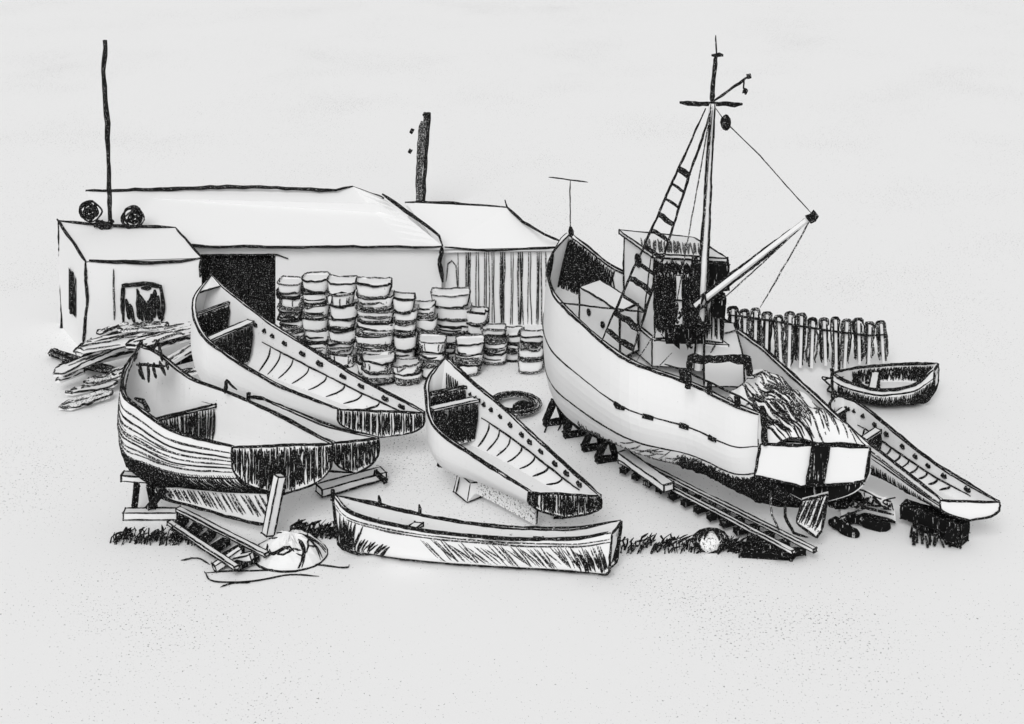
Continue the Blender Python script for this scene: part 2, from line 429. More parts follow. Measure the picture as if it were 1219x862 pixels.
rb_=[p+V((.02,.12,0)) for p in a]; rd.poly(a,G_); rd.poly(rb_[::-1],G_)
for k in range(5): rd.poly([a[k],a[(k+1)%5],rb_[(k+1)%5],rb_[k]],P_); rd.stroke([a[k],a[(k+1)%5]],LT)
rd.hatch(lambda u,v:a[0].lerp(a[1],u).lerp(a[4].lerp(a[2],u),v)-V((0,.01,0)),9,LT*.9,slant=-.2); rd.build('rudder',T)
kf=MB(); kk=[UY(935,585,Ys+.3),UY(935,615,Ys+.2),UY(945,634,Ys),UY(962,640,Ys)]
kf.stroke(kk,LT*1.2); kf.stroke([p+V((-.32,0,.02)) for p in kk[:3]],LT*.9,m=S_); kf.build('stern_frame',T)
# wheelhouse
zt=5.4; zb_=3.4
top=[U(743,280,zt),U(779,306,zt),U(860,311,zt),U(823,288,zt)]
wh=thing_w=MB(); bot=[V((p.x,p.y,zb_)) for p in top]
wh.hexa(bot+top,P_,LT*1.1)
fA=lambda u,v:top[1].lerp(top[2],u).lerp(bot[1].lerp(bot[2],u),v)-V((0,.015,0))
fL=lambda u,v:top[0].lerp(top[1],u).lerp(bot[0].lerp(bot[1],u),v)-V((.01,.01,0))
wh.hatch(fA,40,LT*1.2,u0=.0,u1=.78,v0=.02,v1=.22,slant=.05)
wh.hatch(fA,18,LT*1.3,u0=.02,u1=.30,v0=.18,v1=.92)
wh.hatch(fA,16,LT*1.3,u0=.42,u1=.74,v0=.18,v1=.95)
wh.hatch(fA,6,LT*1.0,u0=.74,u1=.99,v0=.55,v1=.95)
whO=wh.build('wheelhouse',T)
ps=MB(); e2=[(p-(bot[0]+bot[2])/2)*1.12+(bot[0]+bot[2])/2 for p in bot]; ps.hexa([V((p.x,p.y,2.75)) for p in e2]+[V((p.x,p.y,3.4)) for p in e2],P_,LT*.6); ps.build('raised_deck',T)
rf=MB(); ex=[(p-(top[0]+top[2])/2)*1.1+(top[0]+top[2])/2 for p in top]
rf.hexa([p+V((0,0,.01)) for p in ex]+[p+V((0,0,.10)) for p in ex],P_,LT*.9)
fR=lambda u,v:ex[1].lerp(ex[2],u).lerp(ex[0].lerp(ex[3],u),v)+V((0,0,.105))
rf.hatch(fR,26,LT*.9,u0=.02,u1=.8,v0=.05,v1=.7,slant=.25,m=S_); rf.build('roof',whO)
def disc(mb,c,r,nrm,m=I_):
    nrm=V(nrm).normalized(); a=nrm.cross(V((0,0,1))).normalized(); b=nrm.cross(a)
    ring=[V(c)+a*(math.cos(t)*r)+b*(math.sin(t)*r) for t in [2*math.pi*i/14 for i in range(14)]]
    f=[p+nrm*.03 for p in ring]; mb.poly(f,m)
    for i in range(14): j=(i+1)%14; mb.poly([ring[i],ring[j],f[j],f[i]],m)
    mb.stroke(f+[f[0]],.018)
nl=(top[1]-top[0]).cross(V((0,0,1))); nl=nl if nl.x<0 else -nl
x=MB(); disc(x,fL(.5,.18),.16,nl); x.build('porthole',whO)
for (a,b,c_,d_) in ((.31,.20,.41,.50),(.58,.28,.64,.44)):
    x=MB(); x.poly([fA(a,b)-V((0,.03,0)),fA(c_,b)-V((0,.03,0)),fA(c_,d_)-V((0,.03,0)),fA(a,d_)-V((0,.03,0))],P_)
    x.stroke([fA(a,b)-V((0,.03,0)),fA(c_,b)-V((0,.03,0)),fA(c_,d_)-V((0,.03,0)),fA(a,d_)-V((0,.03,0)),fA(a,b)-V((0,.03,0))],LT*.8); x.build('window',whO)
x=MB(); c=fA(.93,.13); x.hexa([c+V((dx,dy,dz)) for dz in (-.34,.28) for dx,dy in ((-.28,-.3),(.24,-.3),(.24,0),(-.28,0))],T_,LT); x.build('vent_box',whO)
# forecastle trunk
zt2=4.05
tp=[U(690,342,zt2),U(738,371,zt2),U(760,362,zt2),U(714,333,zt2)]
fk=MB(); bt=[V((p.x,p.y,2.9)) for p in tp]; fk.hexa(bt+tp,P_,LT*.9)
fO=fk.build('trunk_cabin',T)
nn_=(tp[1]-tp[0]).cross(V((0,0,1))); nn_=nn_ if nn_.x<0 else -nn_
for u,v in ((.25,.42),(.6,.50)):
    x=MB(); disc(x,tp[0].lerp(tp[1],u).lerp(bt[0].lerp(bt[1],u),v),.075,nn_); x.build('porthole',fO)
# mast
Ym=40.4
mt=MB(); foot=UY(831,440,Ym); hd=UY(848,123,Ym); tip=UY(853,66,Ym)
mt.stroke([foot,hd],.095,m=P_,wob=0,jit=.05,taper=1,n=8,step=.4)
for dx in (-1,1):
    mt.stroke([foot+V((dx*.12,-.08,0)),hd+V((dx*.045,-.08,0))],LT*.95)
mt.stroke([UY(827,305,Ym-.1),UY(829,372,Ym-.1)],wr(8,Ym),taper=.8)
mt.stroke([hd,tip],wr(6,Ym)); mt.stroke([tip,UY(852,42,Ym)],wr(2.2,Ym)); mO=mt.build('mast',T)
x=MB(); x.stroke([UY(809,122,Ym),UY(846,123,Ym),UY(884,124,Ym)],wr(5.5,Ym)); x.build('crosstree',mO)
x=MB(); x.stroke([UY(847,66,Ym-.05),UY(861,66,Ym-.05)],wr(6,Ym)); x.build('masthead_lamp',mO)
x=MB(); x.stroke([UY(849,121,Ym),UY(892,91,Ym)],wr(3.5,Ym)); x.stroke([UY(886,93,Ym),UY(885,105,Ym),UY(888,110,Ym)],wr(2,Ym)); x.stroke([UY(885,108,Ym),UY(889,110,Ym)],wr(7,Ym)); x.stroke([UY(889,91,Ym),UY(894,90,Ym)],wr(6,Ym)); x.build('signal_gaff',mO)
# ratlines
ld=MB(); l0=UY(719,415,40.3);l0=hT.p(min(UU,key=lambda u:abs(609.5+F*hT.p(u,0,1).x/hT.p(u,0,1).y-719)),0,1); r0=hT.p(min(UU,key=lambda u:abs(609.5+F*hT.p(u,0,1).x/hT.p(u,0,1).y-747)),0,1)
l1=UY(840,129,Ym-.05); r1=UY(845,134,Ym-.05)
ld.stroke([l0,l1],LT*1.0); ld.stroke([r0,r1],LT*1.05)
lO=ld.build('shroud_ladder',T)
for k in range(11):
    f=.05+.075*k*(1-.008*k); x=MB(); a=l0.lerp(l1,f);b=r0.lerp(r1,f)
    x.stroke([a,a.lerp(b,.5)+V((0,0,random.uniform(-.03,.03))),b],LT*random.choice((1.1,1.6,2.4)),taper=.8); x.build('rung',lO)
x=MB(); x.stroke([hT.p(.40,0,1),UY(767,372,Ym)],LT*.7); x.stroke([UY(767,372,Ym),UY(775,306,Ym+.9)],LT*.6);x.build('stay',T)
for (p_,q_,w_) in (((848,126),(836,300),1.4),((847,128),(800,392),1.6),((756,432),(783,392),1.4),((765,456),(800,420),1.2)):
    x=MB(); x.stroke([UY(*p_,Ym-.2),UY(*q_,Ym-.3)],wr(w_,Ym),m=S_); x.build('stay',T)
# boom
Yb=39.0; g0=UY(828,364,Ym-.25); t0=UY(968,256,Yb)
bm=MB(); bm.stroke([g0,t0],.07,m=P_,wob=0,jit=.05,taper=1,step=.4)
pz=V((-.03,0,.1)); 
bm.stroke([g0+V((0,0,.13)),t0+V((0,0,.04))],wr(3.6)); bm.stroke([g0-V((-.04,0,.13)),t0-V((0,0,.06))],wr(3.6))
bm.stroke([UY(962,262,Yb-.05),UY(972,254,Yb-.05)],wr(12,Yb),taper=.8); bO=bm.build('boom',T)
x=MB(); x.stroke([hd,UY(863,145,Ym-.1),UY(905,185,Ym-.4),UY(930,214,Yb+.3),t0],wr(1.5,Ym)); x.build('topping_lift',T)
x=MB(); x.blob(UY(864,146,Ym-.1),.13,.11,.19,I_,6,.1); x.build('pulley_block',T)
x=MB(); x.stroke([t0,UY(940,306,39.2),UY(905,366,39.4)],wr(1.8),m=S_); x.stroke([t0,UY(905,316,39.5),UY(856,360,40)],wr(1.7),m=S_); x.build('fall_rope',T)
# jackstaff
x=MB(); Yj=b0.y; x.stroke([b0,UY(679,215,Yj)],wr(1.6,Yj)); x.stroke([UY(653,211,Yj),UY(676,214,Yj),UY(700,217,Yj)],wr(1.7,Yj)); x.build('jackstaff',T)
# winch gantry
gt=MB(); Yg=38.7
gt.stroke([UY(820,427,Yg),UY(893,429,Yg)],wr(11,Yg),taper=.9); gt.stroke([UY(822,424,Yg),UY(819,462,Yg)],wr(8,Yg),taper=.9); gt.stroke([UY(891,427,Yg),UY(892,447,Yg)],wr(8,Yg),taper=.9); gt.build('gantry',T)
# clutter round the mast: winch
wn=MB()
for k in range(44):
    p=UY(random.uniform(783,846),random.uniform(362,408),39.9+random.uniform(-.2,.2))
    wn.stroke([p,p+V((random.uniform(-.15,.15),0,random.uniform(-.3,.3))),p+V((random.uniform(-.2,.25),0,random.uniform(-.2,.2)))],LT*random.uniform(.8,1.7))
wn.beam(UY(792,398,40.1),UY(838,398,40.1),.3,.34,T_); wn.build('winch',T)
x=MB(); x.beam(UY(856,352,40.6),UY(854,375,40.6),.34,.3,T_,edge=.02); x.build('bollard',T)
# hatch coaming amidships
cz=3.35
hc=[U(838,428,cz),U(886,428,cz),U(874,385,cz),U(838,382,cz)]
x=MB(); x.hexa([V((p.x,p.y,2.7)) for p in hc]+hc,P_,LT*.8)
x.stroke([U(846,420,cz+.02),U(858,398,cz+.05),U(880,392,cz+.03)],LT*.7,m=S_)
x.build('hatch_coaming',T)
# aft rail
rl=MB(); pa=hT.p(.72,0,1)
rr=[hT.p(u,0,1)+V((0,0,.26*(1-max(0,(u-.9)/.1)*.6))) for u in [.66+.335*i/10 for i in range(11)]]
rl.stroke(rr,LT*.9); rl.build('aft_rail',T)
for u in (.70,.78,.88):
    x=MB(); p=hT.p(u,0,1); x.stroke([p,p+V((0,0,.25))],wr(7,Ym),taper=.9); x.build('rail_post',T)
# tarpaulin heap on the after deck
tp_=MB(); NX,NYY=30,24
c00=U(866,474,2.85);c10=U(918,526,2.4);c01=U(905,440,3.0);c11=U(1030,528,2.35)
def tarp(u,v):
    p=c00.lerp(c10,u).lerp(c01.lerp(c11,u),v)
    hgt=.75*math.sin(math.pi*min(1,u*1.02))**.6*math.sin(math.pi*v)**.7*(1-.35*u)
    return p+V((0,0,hgt*.9+.07*math.sin(11*v+5*u)+.05*math.sin(17*u-7*v)+.03*math.sin(31*u+13*v)))
tp_.grid([[tarp(i/NX,j/NYY) for j in range(NYY+1)] for i in range(NX+1)],P_)
tp_.hatch(lambda a,b:tarp(.12+.5*b,a),18,LT*.8,u0=.1,u1=.8,slant=-.08,m=S_,jit=.5,seg=9,skip=.2)
tp_.stroke([tarp(i/20,.5) for i in range(20)],LT*.6,m=S_)
for v in (.0,.22,1): tp_.stroke([tarp(i/20,v) for i in range(21)],LT*.7,m=I_ if v in(0,1) else S_)
tp_.stroke([tarp(1,j/10) for j in range(11)],LT*.9)
tp_.hatch(lambda a,b:tarp(.35+.5*b,a),12,LT*.9,u0=.25,u1=.62,slant=.05,m=S_,jit=.15)
tp_.hatch(lambda a,b:tarp(.30+.66*b,a),24,LT*.9,u0=.04,u1=.50,slant=.12,m=I_,jit=.5,seg=9,skip=.2)
tp_.hatch(lambda a,b:tarp(.55+.43*b,a),14,LT*.8,u0=.55,u1=.98,slant=-.12,m=S_,jit=.5,seg=7,skip=.2)
for k in range(7): v=random.uniform(.1,.9); tp_.stroke([tarp(.05+.5*q/12,v+.1*math.sin(q*.35+k)) for q in range(13)],LT*.6,m=random.choice((I_,S_)))
tO=tp_.build('tarpaulin'); tag(tO,'creased pale tarpaulin spread over gear on the stern of the fishing boat','tarpaulin')

# ---------------------------------------------------------------- supports and slipways
def log(name,label,cat,a,b,w,h_,edge=.022,m=W_,hatch=0,group=None):
    mb=MB(); mb.beam(a,b,w,h_,m,edge=edge)
    if hatch:
        a=V(a);b=V(b)
        for k in range(hatch):
            f=k/hatch; p=a.lerp(b,f)+V((random.uniform(-w,w)*.3,-w*.45,random.uniform(0,h_*.5))); q=p+(b-a)*random.uniform(.08,.2)
            mb.stroke([p,q],.014,m=S_)
    return tag(mb.build(name),label,cat,group)
GS='timbers supporting the hulls'
# under C
log('cross_timber','upper short timber poking out under the plank boat bow','timber',U(146,567,.95),U(196,570,.95),.2,.14,group=GS)
log('cross_timber','lower long base timber under the plank boat bow','timber',U(148,612,.1),U(212,612,.1),.22,.16,group=GS)
for k,(a,b) in enumerate((((163,577),(160,604)),((178,578),(184,606)),((194,585),(176,606)))):
    x=MB(); x.beam(U(*a,.85),U(*b,.15),.11,.11,T_,edge=.016); tag(x.build('trestle_leg'),['left slanting dark leg between the two bow timbers of the plank boat','middle slanting dark leg between the two bow timbers of the plank boat','right leaning dark brace between the two bow timbers of the plank boat'][k],'prop',GS)
x=MB(); x.beam(UY(333,566,38.2),UY(319,636,38.0),.2,.2,P_,edge=.024); tag(x.build('prop_post'),'pale upright prop post under the stern of the plank boat','prop',GS)
# skeg of C
x=MB(); k=[hC.p(u,1,1) for u in (.35,.5,.65,.8,.95)]
lowr=[V((p.x+.05*i,p.y-.05*i,max(.25,p.z-.12-.13*i))) for i,p in enumerate(k)]
for i in range(4):
    x.hexa([lowr[i]+V((-.04,-.04,0)),lowr[i+1]+V((-.04,-.04,0)),lowr[i+1]+V((.04,.04,0)),lowr[i]+V((.04,.04,0)),k[i]+V((-.04,-.04,0)),k[i+1]+V((-.04,-.04,0)),k[i+1]+V((.04,.04,0)),k[i]+V((.04,.04,0))],P_)
lo2=[p+V((-.05,-.06,.02)) for p in lowr]; x.hatch(lambda a,b:cat_(k,a).lerp(cat_(lowr,a),b)+V((-.05,-.055,0)),34,LW*.8,v0=0,v1=.75,slant=.05,jit=.05,m=S_); x.stroke(sm(lo2),LW*1.3); x.stroke([lo2[-1],k[-1]+V((0,-.06,0))],LW); x.build('keel',C)
# slipway under C
def slip(name,label,a0,a1,b0_,b1_,n,blk=.22):
    t=thing(name,V(((a0.x+b1_.x)/2,(a0.y+b1_.y)/2,0)),label,'slipway')
    for a,b in ((a0,a1),(b0_,b1_)):
        x=MB(); x.beam(a,b,.10 if n>8 else .12,.07,P_,edge=.02); x.build('rail',t)
    for k in range(n):
        f=(k+.5)/n; p=a0.lerp(a1,f);q=b0_.lerp(b1_,f); m_=p.lerp(q,.5)
        x=MB(); x.beam(p.lerp(q,.12)-V((0,0,.1)),q.lerp(p,-.5 if n>8 else .12)-V((0,0,.1)),blk,.1,T_,edge=.012); x.build('sleeper',t)
    return t
slip('slipway_track','short railed slipway with dark sleepers below the plank boat',U(212,606,.25),U(318,660,.25),U(202,622,.25),U(282,676,.25),6)
slip('slipway_track','long railed slipway running out from under the fishing boat stern',U(745,542,.3),U(970,655,.3),U(738,549,.3),U(945,657,.3),13,.16)
log('loose_plank','pale loose plank beside the fishing boat slipway','plank',U(741,541,.5),U(796,580,.5),.28,.16)
log('loose_plank','pale plank lying between the plank boat and the front rowing boat','plank',U(380,584,.15),U(456,563,.15),.34,.16)
log('loose_plank','thin dark stick crossing the end of a pale plank','plank',U(447,562,.3),U(459,573,.2),.07,.07,m=T_)
# trestles under T bow
for k,(xx,yy,zz) in enumerate(((660,478,.75),(684,492,.75),(706,508,.72),(722,522,.7))):
    x=MB(); top_=U(xx,yy,zz+.15)
    x.beam(top_,U(xx-11,yy+24,.05),.11,.11,T_,edge=.02); x.beam(top_+V((.1,0,0)),U(xx+10,yy+20,.05),.11,.11,T_,edge=.02)
    x.beam(U(xx-12,yy+26,.08),U(xx+14,yy+22,.08),.12,.10,T_,edge=.02)
    tag(x.build('hull_trestle'),['first','second','third','fourth'][k]+' dark trestle from the bow under the fishing boat','trestle','trestles under the fishing boat bow')
# under B
x=MB(); x.hexa([U(540,585,.05),U(556,598,.05),U(580,588,.05),U(560,578,.05),U(545,562,.5),U(560,575,.5),U(580,572,.5),U(566,560,.5)],P_,.02)
for k in range(6): a=U(542+6*k,588+k*.6,.08); x.stroke([a,a+V((.1,0,.4))],.02)
tag(x.build('keel_block'),'hatched keel block under the bow of the centre boat','block',GS)
x=MB(); kk=[hB.p(u,1,1) for u in (.45,.6,.75,.9)]; lw_=[V((p.x,p.y,max(.12,p.z-.18-.1*i))) for i,p in enumerate(kk)]
for i in range(3):
    o=V((.05,.05,0)); x.hexa([lw_[i]-o,lw_[i+1]-o,lw_[i+1]+o,lw_[i]+o,kk[i]-o,kk[i+1]-o,kk[i+1]+o,kk[i]+o],G_)
x.stroke(lw_,LW); x.stroke([lw_[-1],kk[-1]],LW); x.build('keel',B)
x=MB(); x.beam(UY(665,612,39.4),UY(662,631,39.4),.2,.2,T_,edge=.02); tag(x.build('prop_post'),'short prop under the transom of the centre boat','prop',GS)
# shadow under E, shaped from black beams
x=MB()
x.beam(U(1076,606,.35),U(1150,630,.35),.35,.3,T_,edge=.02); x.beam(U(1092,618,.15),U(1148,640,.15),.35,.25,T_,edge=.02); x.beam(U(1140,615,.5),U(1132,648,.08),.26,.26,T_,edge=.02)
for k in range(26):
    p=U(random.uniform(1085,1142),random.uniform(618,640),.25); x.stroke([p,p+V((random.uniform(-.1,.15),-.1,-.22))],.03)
tag(x.build('shadow_beams'),'black beams shaping the shadow beneath the white sterned boat','shadow_beams')
# small upturned skiff behind the trawler stern
x=MB(); x.grid([[U(1000+64*i/8,616-9*math.sin(math.pi*i/8),.12)+V((0,-.25+.5*j/6,.42*math.sin(math.pi*j/6)*(.5+.5*math.sin(math.pi*(i+.6)/9.2)))) for j in range(7)] for i in range(9)],P_)
x.stroke([U(1000,616,.45),U(1030,604,.6),U(1064,613,.5)],LT); x.stroke([U(1000,622,.15),U(1030,614,.15),U(1066,622,.15)],LT*1.5)
tag(x.build('upturned_skiff'),'small pale upturned skiff behind the rudder of the fishing boat','boat')
x=MB();  # shadow and debris under the skiff, shaped as dark rounded lengths
for q_,(a,b,z) in enumerate((((988,622),(1022,636),.1),((1005,618),(1060,626),.12),((985,600),(1010,598),.5),((1010,585),(1060,600),.5),((1005,596),(1040,590),.45))):
    A_,B_=U(*a,z),U(*b,z); pts=sm([A_,A_.lerp(B_,.3)+V((0,0,.06)),A_.lerp(B_,.7)+V((0,0,-.03)),B_],8)
    x.stroke(pts,.13,m=(T_,T_,T_,W_,T_)[q_],n=8,jit=.5,taper=.6,wob=.15)
    if q_==3:
        for dz in (.1,-.1): x.stroke([p+V((0,-.08,dz)) for p in pts],.022)
        for q in range(9): p=pts[q]; x.stroke([p+V((0,-.13,.08)),p+V((.04,-.13,-.08))],.016)
tag(x.build('shadow_heap'),'heap of dark rounded lengths shaping the shadow and debris under the upturned skiff','shadow heap')

# ---------------------------------------------------------------- buildings
LB=wr(4.4,49)
Yw=50.5
def roofquad(mb,c,th=.10,edge=LB,m=P_,es=(1,1,1,1)):
    i=[V(p)-V((0,0,th)) for p in c]; mb.hexa(i+[V(p) for p in c],m)
    for k in range(4):
        if es[k]: mb.stroke([c[k],c[(k+1)%4]],edge*es[k],step=.25,wob=.5)
# shed 1
ze=UY(527,293,Yw).z
s1=thing('long_shed',V((-6,Yw+3,0)),'long low whitewashed shed with a big dark doorway','shed')
ridge=ze+1.0; 
RL=U(102,227,ridge); RR=U(420,222,ridge); RR2=U(457,236,ridge); EL=UY(135,292,Yw-.25); ER=UY(527,293,Yw-.25)
rf=MB()
c=[EL,ER,RR2,RL]
top_=[RL,RR,RR2]
tt=[cat_([RL,RR],i/9) for i in range(10)]+[RR2]; bb=[EL.lerp(ER,(p.x-RL.x)/(RR2.x-RL.x)) for p in tt]
rf.grid([[a.lerp(b,j/8) for j in range(9)] for a,b in zip(tt,bb)],P_)
rf.grid([[a.lerp(b,j/8)-V((0,0,.1)) for j in range(9)][::-1] for a,b in zip(tt,bb)],P_)
rf.stroke([RL,UY(180,225,RL.y),UY(300,223,RL.y),UY(400,226,RL.y),RR],LB*1.15,step=.25,wob=.5)
rf.stroke([RR,UY(440,230,RR.y),RR2],LB*.8,step=.25)
rf.stroke([UY(455,231,RR2.y),UY(490,257,(RR2.y+ER.y)/2),UY(523,281,ER.y+.3),ER],LB*1.0,step=.25)
rf.stroke([UY(160,284,Yw-.3),UY(168,291,Yw-.3),UY(260,293,Yw-.3),UY(400,294,Yw-.3),ER],LB*.75,step=.25,wob=.6)
rf.build('roof',s1)
back=RL.y-.3
wl=MB(); x0=EL.x+.2;x1=ER.x-.05
DY=(UY(236,375,Yw).x,UY(328,375,Yw).x); dz=UY(236,304,Yw).z
wl.poly([(x0,Yw,0),(DY[0],Yw,0),(DY[0],Yw,ze-.05),(x0,Yw,ze-.05)]); wl.poly([(DY[1],Yw,0),(x1,Yw,0),(x1,Yw,ze-.05),(DY[1],Yw,ze-.05)])
wl.poly([(DY[0],Yw,dz),(DY[1],Yw,dz),(DY[1],Yw,ze-.05),(DY[0],Yw,ze-.05)])
xr=RR2.x-.12; yr=RR2.y-.12; xl=RL.x+.15; yl=RL.y-.15
wl.poly([(x1,Yw,0),(xr,yr,0),(xr,yr,ridge-.14),(x1,Yw,ze-.06)]); wl.poly([(xl,yl,0),(xr,yr,0),(xr,yr,ridge-.14),(xl,yl,ridge-.14)]); wl.poly([(x0,Yw,0),(xl,yl,0),(xl,yl,ridge-.14),(x0,Yw,ze-.06)])
wl.stroke([ER+V((-.02,0,0)),UY(523,315,Yw-.1),UY(527,336,Yw-.1)],LB*1.3)
wl.stroke([UY(236,304,Yw-.05),UY(330,303,Yw-.05),UY(343,308,Yw-.05)],LB*.6); wl.build('wall',s1)
dr=MB(); dr.poly([(DY[0],Yw+.12,0),(DY[1],Yw+.12,0),(DY[1],Yw+.12,dz),(DY[0],Yw+.12,dz)],T_)
dr.hatch(lambda u,v:V((DY[0]+(DY[1]-DY[0])*u,Yw+.09,dz*(1-v))),54,LB*.9,jit=.06,slant=.01); dr.build('door',s1)
# shed 2
s2=thing('plank_shed',V((-.5,52,0)),'smaller lean-to shed with a wall of dark upright boards','shed')
Y2=50.9; z2=UY(527,297,Y2).z; e0=UY(526,297,Y2-.2);e1=UY(670,294,Y2-.2); r2=z2+.9; a0=U(482,241,r2);a1=U(603,247,r2)
rf=MB(); rf.poly([e0,e1,a1,a0]); rf.poly([p-V((0,0,.1)) for p in (a0,a1,e1,e0)])
rf.stroke([a0,UY(540,242,a0.y),a1],LB*1.0,step=.25,wob=.5); rf.stroke([UY(601,238,a1.y),a1,UY(622,264,(a1.y+e1.y)/2),UY(648,279,(a1.y+e1.y)/2-1),UY(670,288,e1.y)],LB*.85,step=.25)
rf.stroke([UY(529,294,e0.y),UY(580,299,e0.y),e1],LB*.6,m=I_,step=.25); rf.build('roof',s2)
wl=MB(); b2=a0.y-.3; xa=e0.x+.1;xb=e1.x-.1
wl.hexa([V((xa,Y2,0)),V((xb,Y2,0)),V((a1.x-.1,a1.y-.1,0)),V((a0.x+.1,a0.y-.1,0)),V((xa,Y2,z2-.08)),V((xb,Y2,z2-.08)),V((a1.x-.1,a1.y-.1,r2-.16)),V((a0.x+.1,a0.y-.1,r2-.16))],P_)
x=545
WF=lambda u,v:None
while x<668:
    w=random.choice((1.2,1.6,2.2)); 
    for q in range(random.choice((1,2,2,3))):
        xx=x+q*2.4; wl.stroke([UY(xx,300,Y2-.03),UY(xx+random.uniform(-1,1),345,Y2-.03),UY(xx+random.uniform(-1.5,1.5),random.uniform(385,395),Y2-.03)],wr(w,50),m=I_ if q%2 else S_,step=.12)
    x+=random.uniform(8.5,12.5)
wl.stroke([UY(531,335,Y2-.03),UY(533,314,Y2-.03),UY(538,310,Y2-.03),UY(543,316,Y2-.03),UY(545,345,Y2-.03)],wr(1.6,50),m=S_); wl.build('wall',s2)
# hut
hz_=UY(102,311,48.6).z; Yh=48.6
FL=UY(102,311,Yh);FR=UY(240,307,Yh)
hr=hz_+.38; BL=U(70,263,hr);BR=U(209,271,hr)
ht=thing('small_hut',V((-9.5,48,0)),'small white hut with a flat roof and a curtained window','hut')
rf=MB(); rf.poly([FL,FR,BR,BL]); rf.poly([p-V((0,0,.08)) for p in (BL,BR,FR,FL)])
rf.stroke([UY(106,310,Yh),UY(170,313,Yh),UY(215,311,Yh),FR],LB*.95,step=.25); rf.stroke([FR,BR],LB*.8,step=.25); rf.stroke([BR,UY(140,268,BR.y),BL],LB*.9,step=.25); rf.stroke([BL+V((-.05,0,.05)),FL],LB*.9,step=.25)
def onroof(px,py):
    f=(311-py)/(311-267); return UY(px,py,Yh+(BL.y-Yh)*f)+V((0,0,.0))
rf.stroke(sm([onroof(162,284),onroof(166,290),onroof(195,292),onroof(226,291)]),LB*.6,m=I_); rf.build('roof',ht)
wl=MB(); 
def dn(p,z=0): return V((p.x,p.y,z))
wl.hexa([dn(FL),dn(FR),dn(BR),dn(BL),FL-V((0,0,.05)),FR-V((0,0,.05)),BR-V((0,0,.05)),BL-V((0,0,.05))],P_)
wl.stroke([FL,UY(103,360,Yh),UY(100,414,Yh-.02)],LB*.9); 
lb=dn(BL); wl.stroke([BL,UY(73,330,BL.y),UY(79,404,BL.y)-V((0,.5,0))],LB*1.1)
wl.stroke([UY(135,320,Yh-.02),UY(136,381,Yh-.02)],LB*.55,m=S_); wl.stroke([UY(240,307,Yh-.02),UY(238,330,Yh-.02)],LB*.9); wl.build('wall',ht)
f=lambda u,v:(BL.lerp(FL,u)).lerp(dn(BL).lerp(dn(FL),u),v)+V((-.03,-.02,0))
x=MB(); x.poly([f(.42,.30),f(.68,.32),f(.68,.72),f(.42,.72)],T_); x.stroke([f(.55,.3),f(.55,.72)],LB*1.6,taper=.9); x.build('window',ht)
x=MB(); x.poly([UY(146,338,Yh-.03),UY(195,338,Yh-.03),UY(195,383,Yh-.03),UY(146,383,Yh-.03)],P_)
x.stroke([UY(147,383,Yh-.05),UY(146,340,Yh-.05),UY(170,337,Yh-.05),UY(192,340,Yh-.05),UY(195,362,Yh-.05),UY(192,383,Yh-.05)],LB*1.1)
wO=x.build('window',ht)
cv=MB()
for (xa_,ya,xb_,yb) in ((163,344,166,380),(167,355,170,382),(172,358,174,384),(176,358,178,386),(180,350,181,384),(184,345,184,378),(150,356,154,380),(154,362,160,384),(188,352,190,380),(168,343,180,343),(165,350,172,362),(184,350,177,362)):
    cv.stroke([UY(xa_,ya,Yh-.05),UY(xb_,yb,Yh-.05)],LB*random.uniform(.9,1.4))
cv.build('curtain',wO)
# things on the hut roof
def coil(c,r,label):
    x=MB()
    for k in range(13):
        rr=r*random.uniform(.2,1.05); dx,dz=random.uniform(-.09,.09),random.uniform(-.14,.04)
        ph=random.uniform(0,6); x.stroke(sm([c+V((dx+rr*random.uniform(.85,1.15)*math.cos(ph+t*.7),random.uniform(-.06,.06),dz+rr*random.uniform(.85,1.1)*math.sin(ph+t*.7))) for t in range(10)],24),wr(2.6,48),wob=.4)
    return tag(x.build('rope_coil'),label,'rope coil','coils on the hut roof')
Yc=50.4
coil(UY(108,250,Yc)+V((0,0,0)),.32,'black tangled coil standing left of the roof pole'); coil(UY(158,256,Yc),.32,'black tangled coil standing right of the roof pole')
x=MB(); c=UY(124,268,Yc); 
for k in range(12): x.stroke([c+V((random.uniform(-.3,.3),0,random.uniform(-.12,.16))),c+V((random.uniform(-.3,.3),0,random.uniform(-.12,.16)))],wr(6,48))
tag(x.build('roof_box'),'black scribbled box at the foot of the roof pole','box')
x=MB(); x.stroke([UY(131,266,Yc),UY(129,200,Yc),UY(126,130,Yc),UY(123,85,Yc),UY(125,48,Yc)],wr(6.5,48),step=.2,taper=.85); tag(x.build('flue_pole'),'tall thin black pole rising from the hut roof','pole')
# twin utility pole behind sheds
Yp=60.
up=thing('utility_pole',UY(500,260,Yp),'grey double utility pole standing behind the sheds','pole')
for dx in (0,3.5,7.5):
    x=MB(); x.stroke([UY(495+dx,262,Yp),UY(498+dx,200,Yp),UY(501+dx,150,Yp),UY(503+dx,134 if dx else 145,Yp)],wr(5,Yp),m=I_ if dx==7.5 else S_,step=.2,taper=.9); x.build('pole',up)
x=MB(); x.stroke([UY(503,137,Yp-.2),UY(512,136,Yp-.2)],wr(5,Yp)); x.build('cap',up)
for (px,py) in ((490,155),(488,179)):
    x=MB(); x.stroke([UY(px-1.5,py,Yp),UY(px+2,py+2,Yp)],wr(6,Yp),taper=.9); x.build('insulator',up)

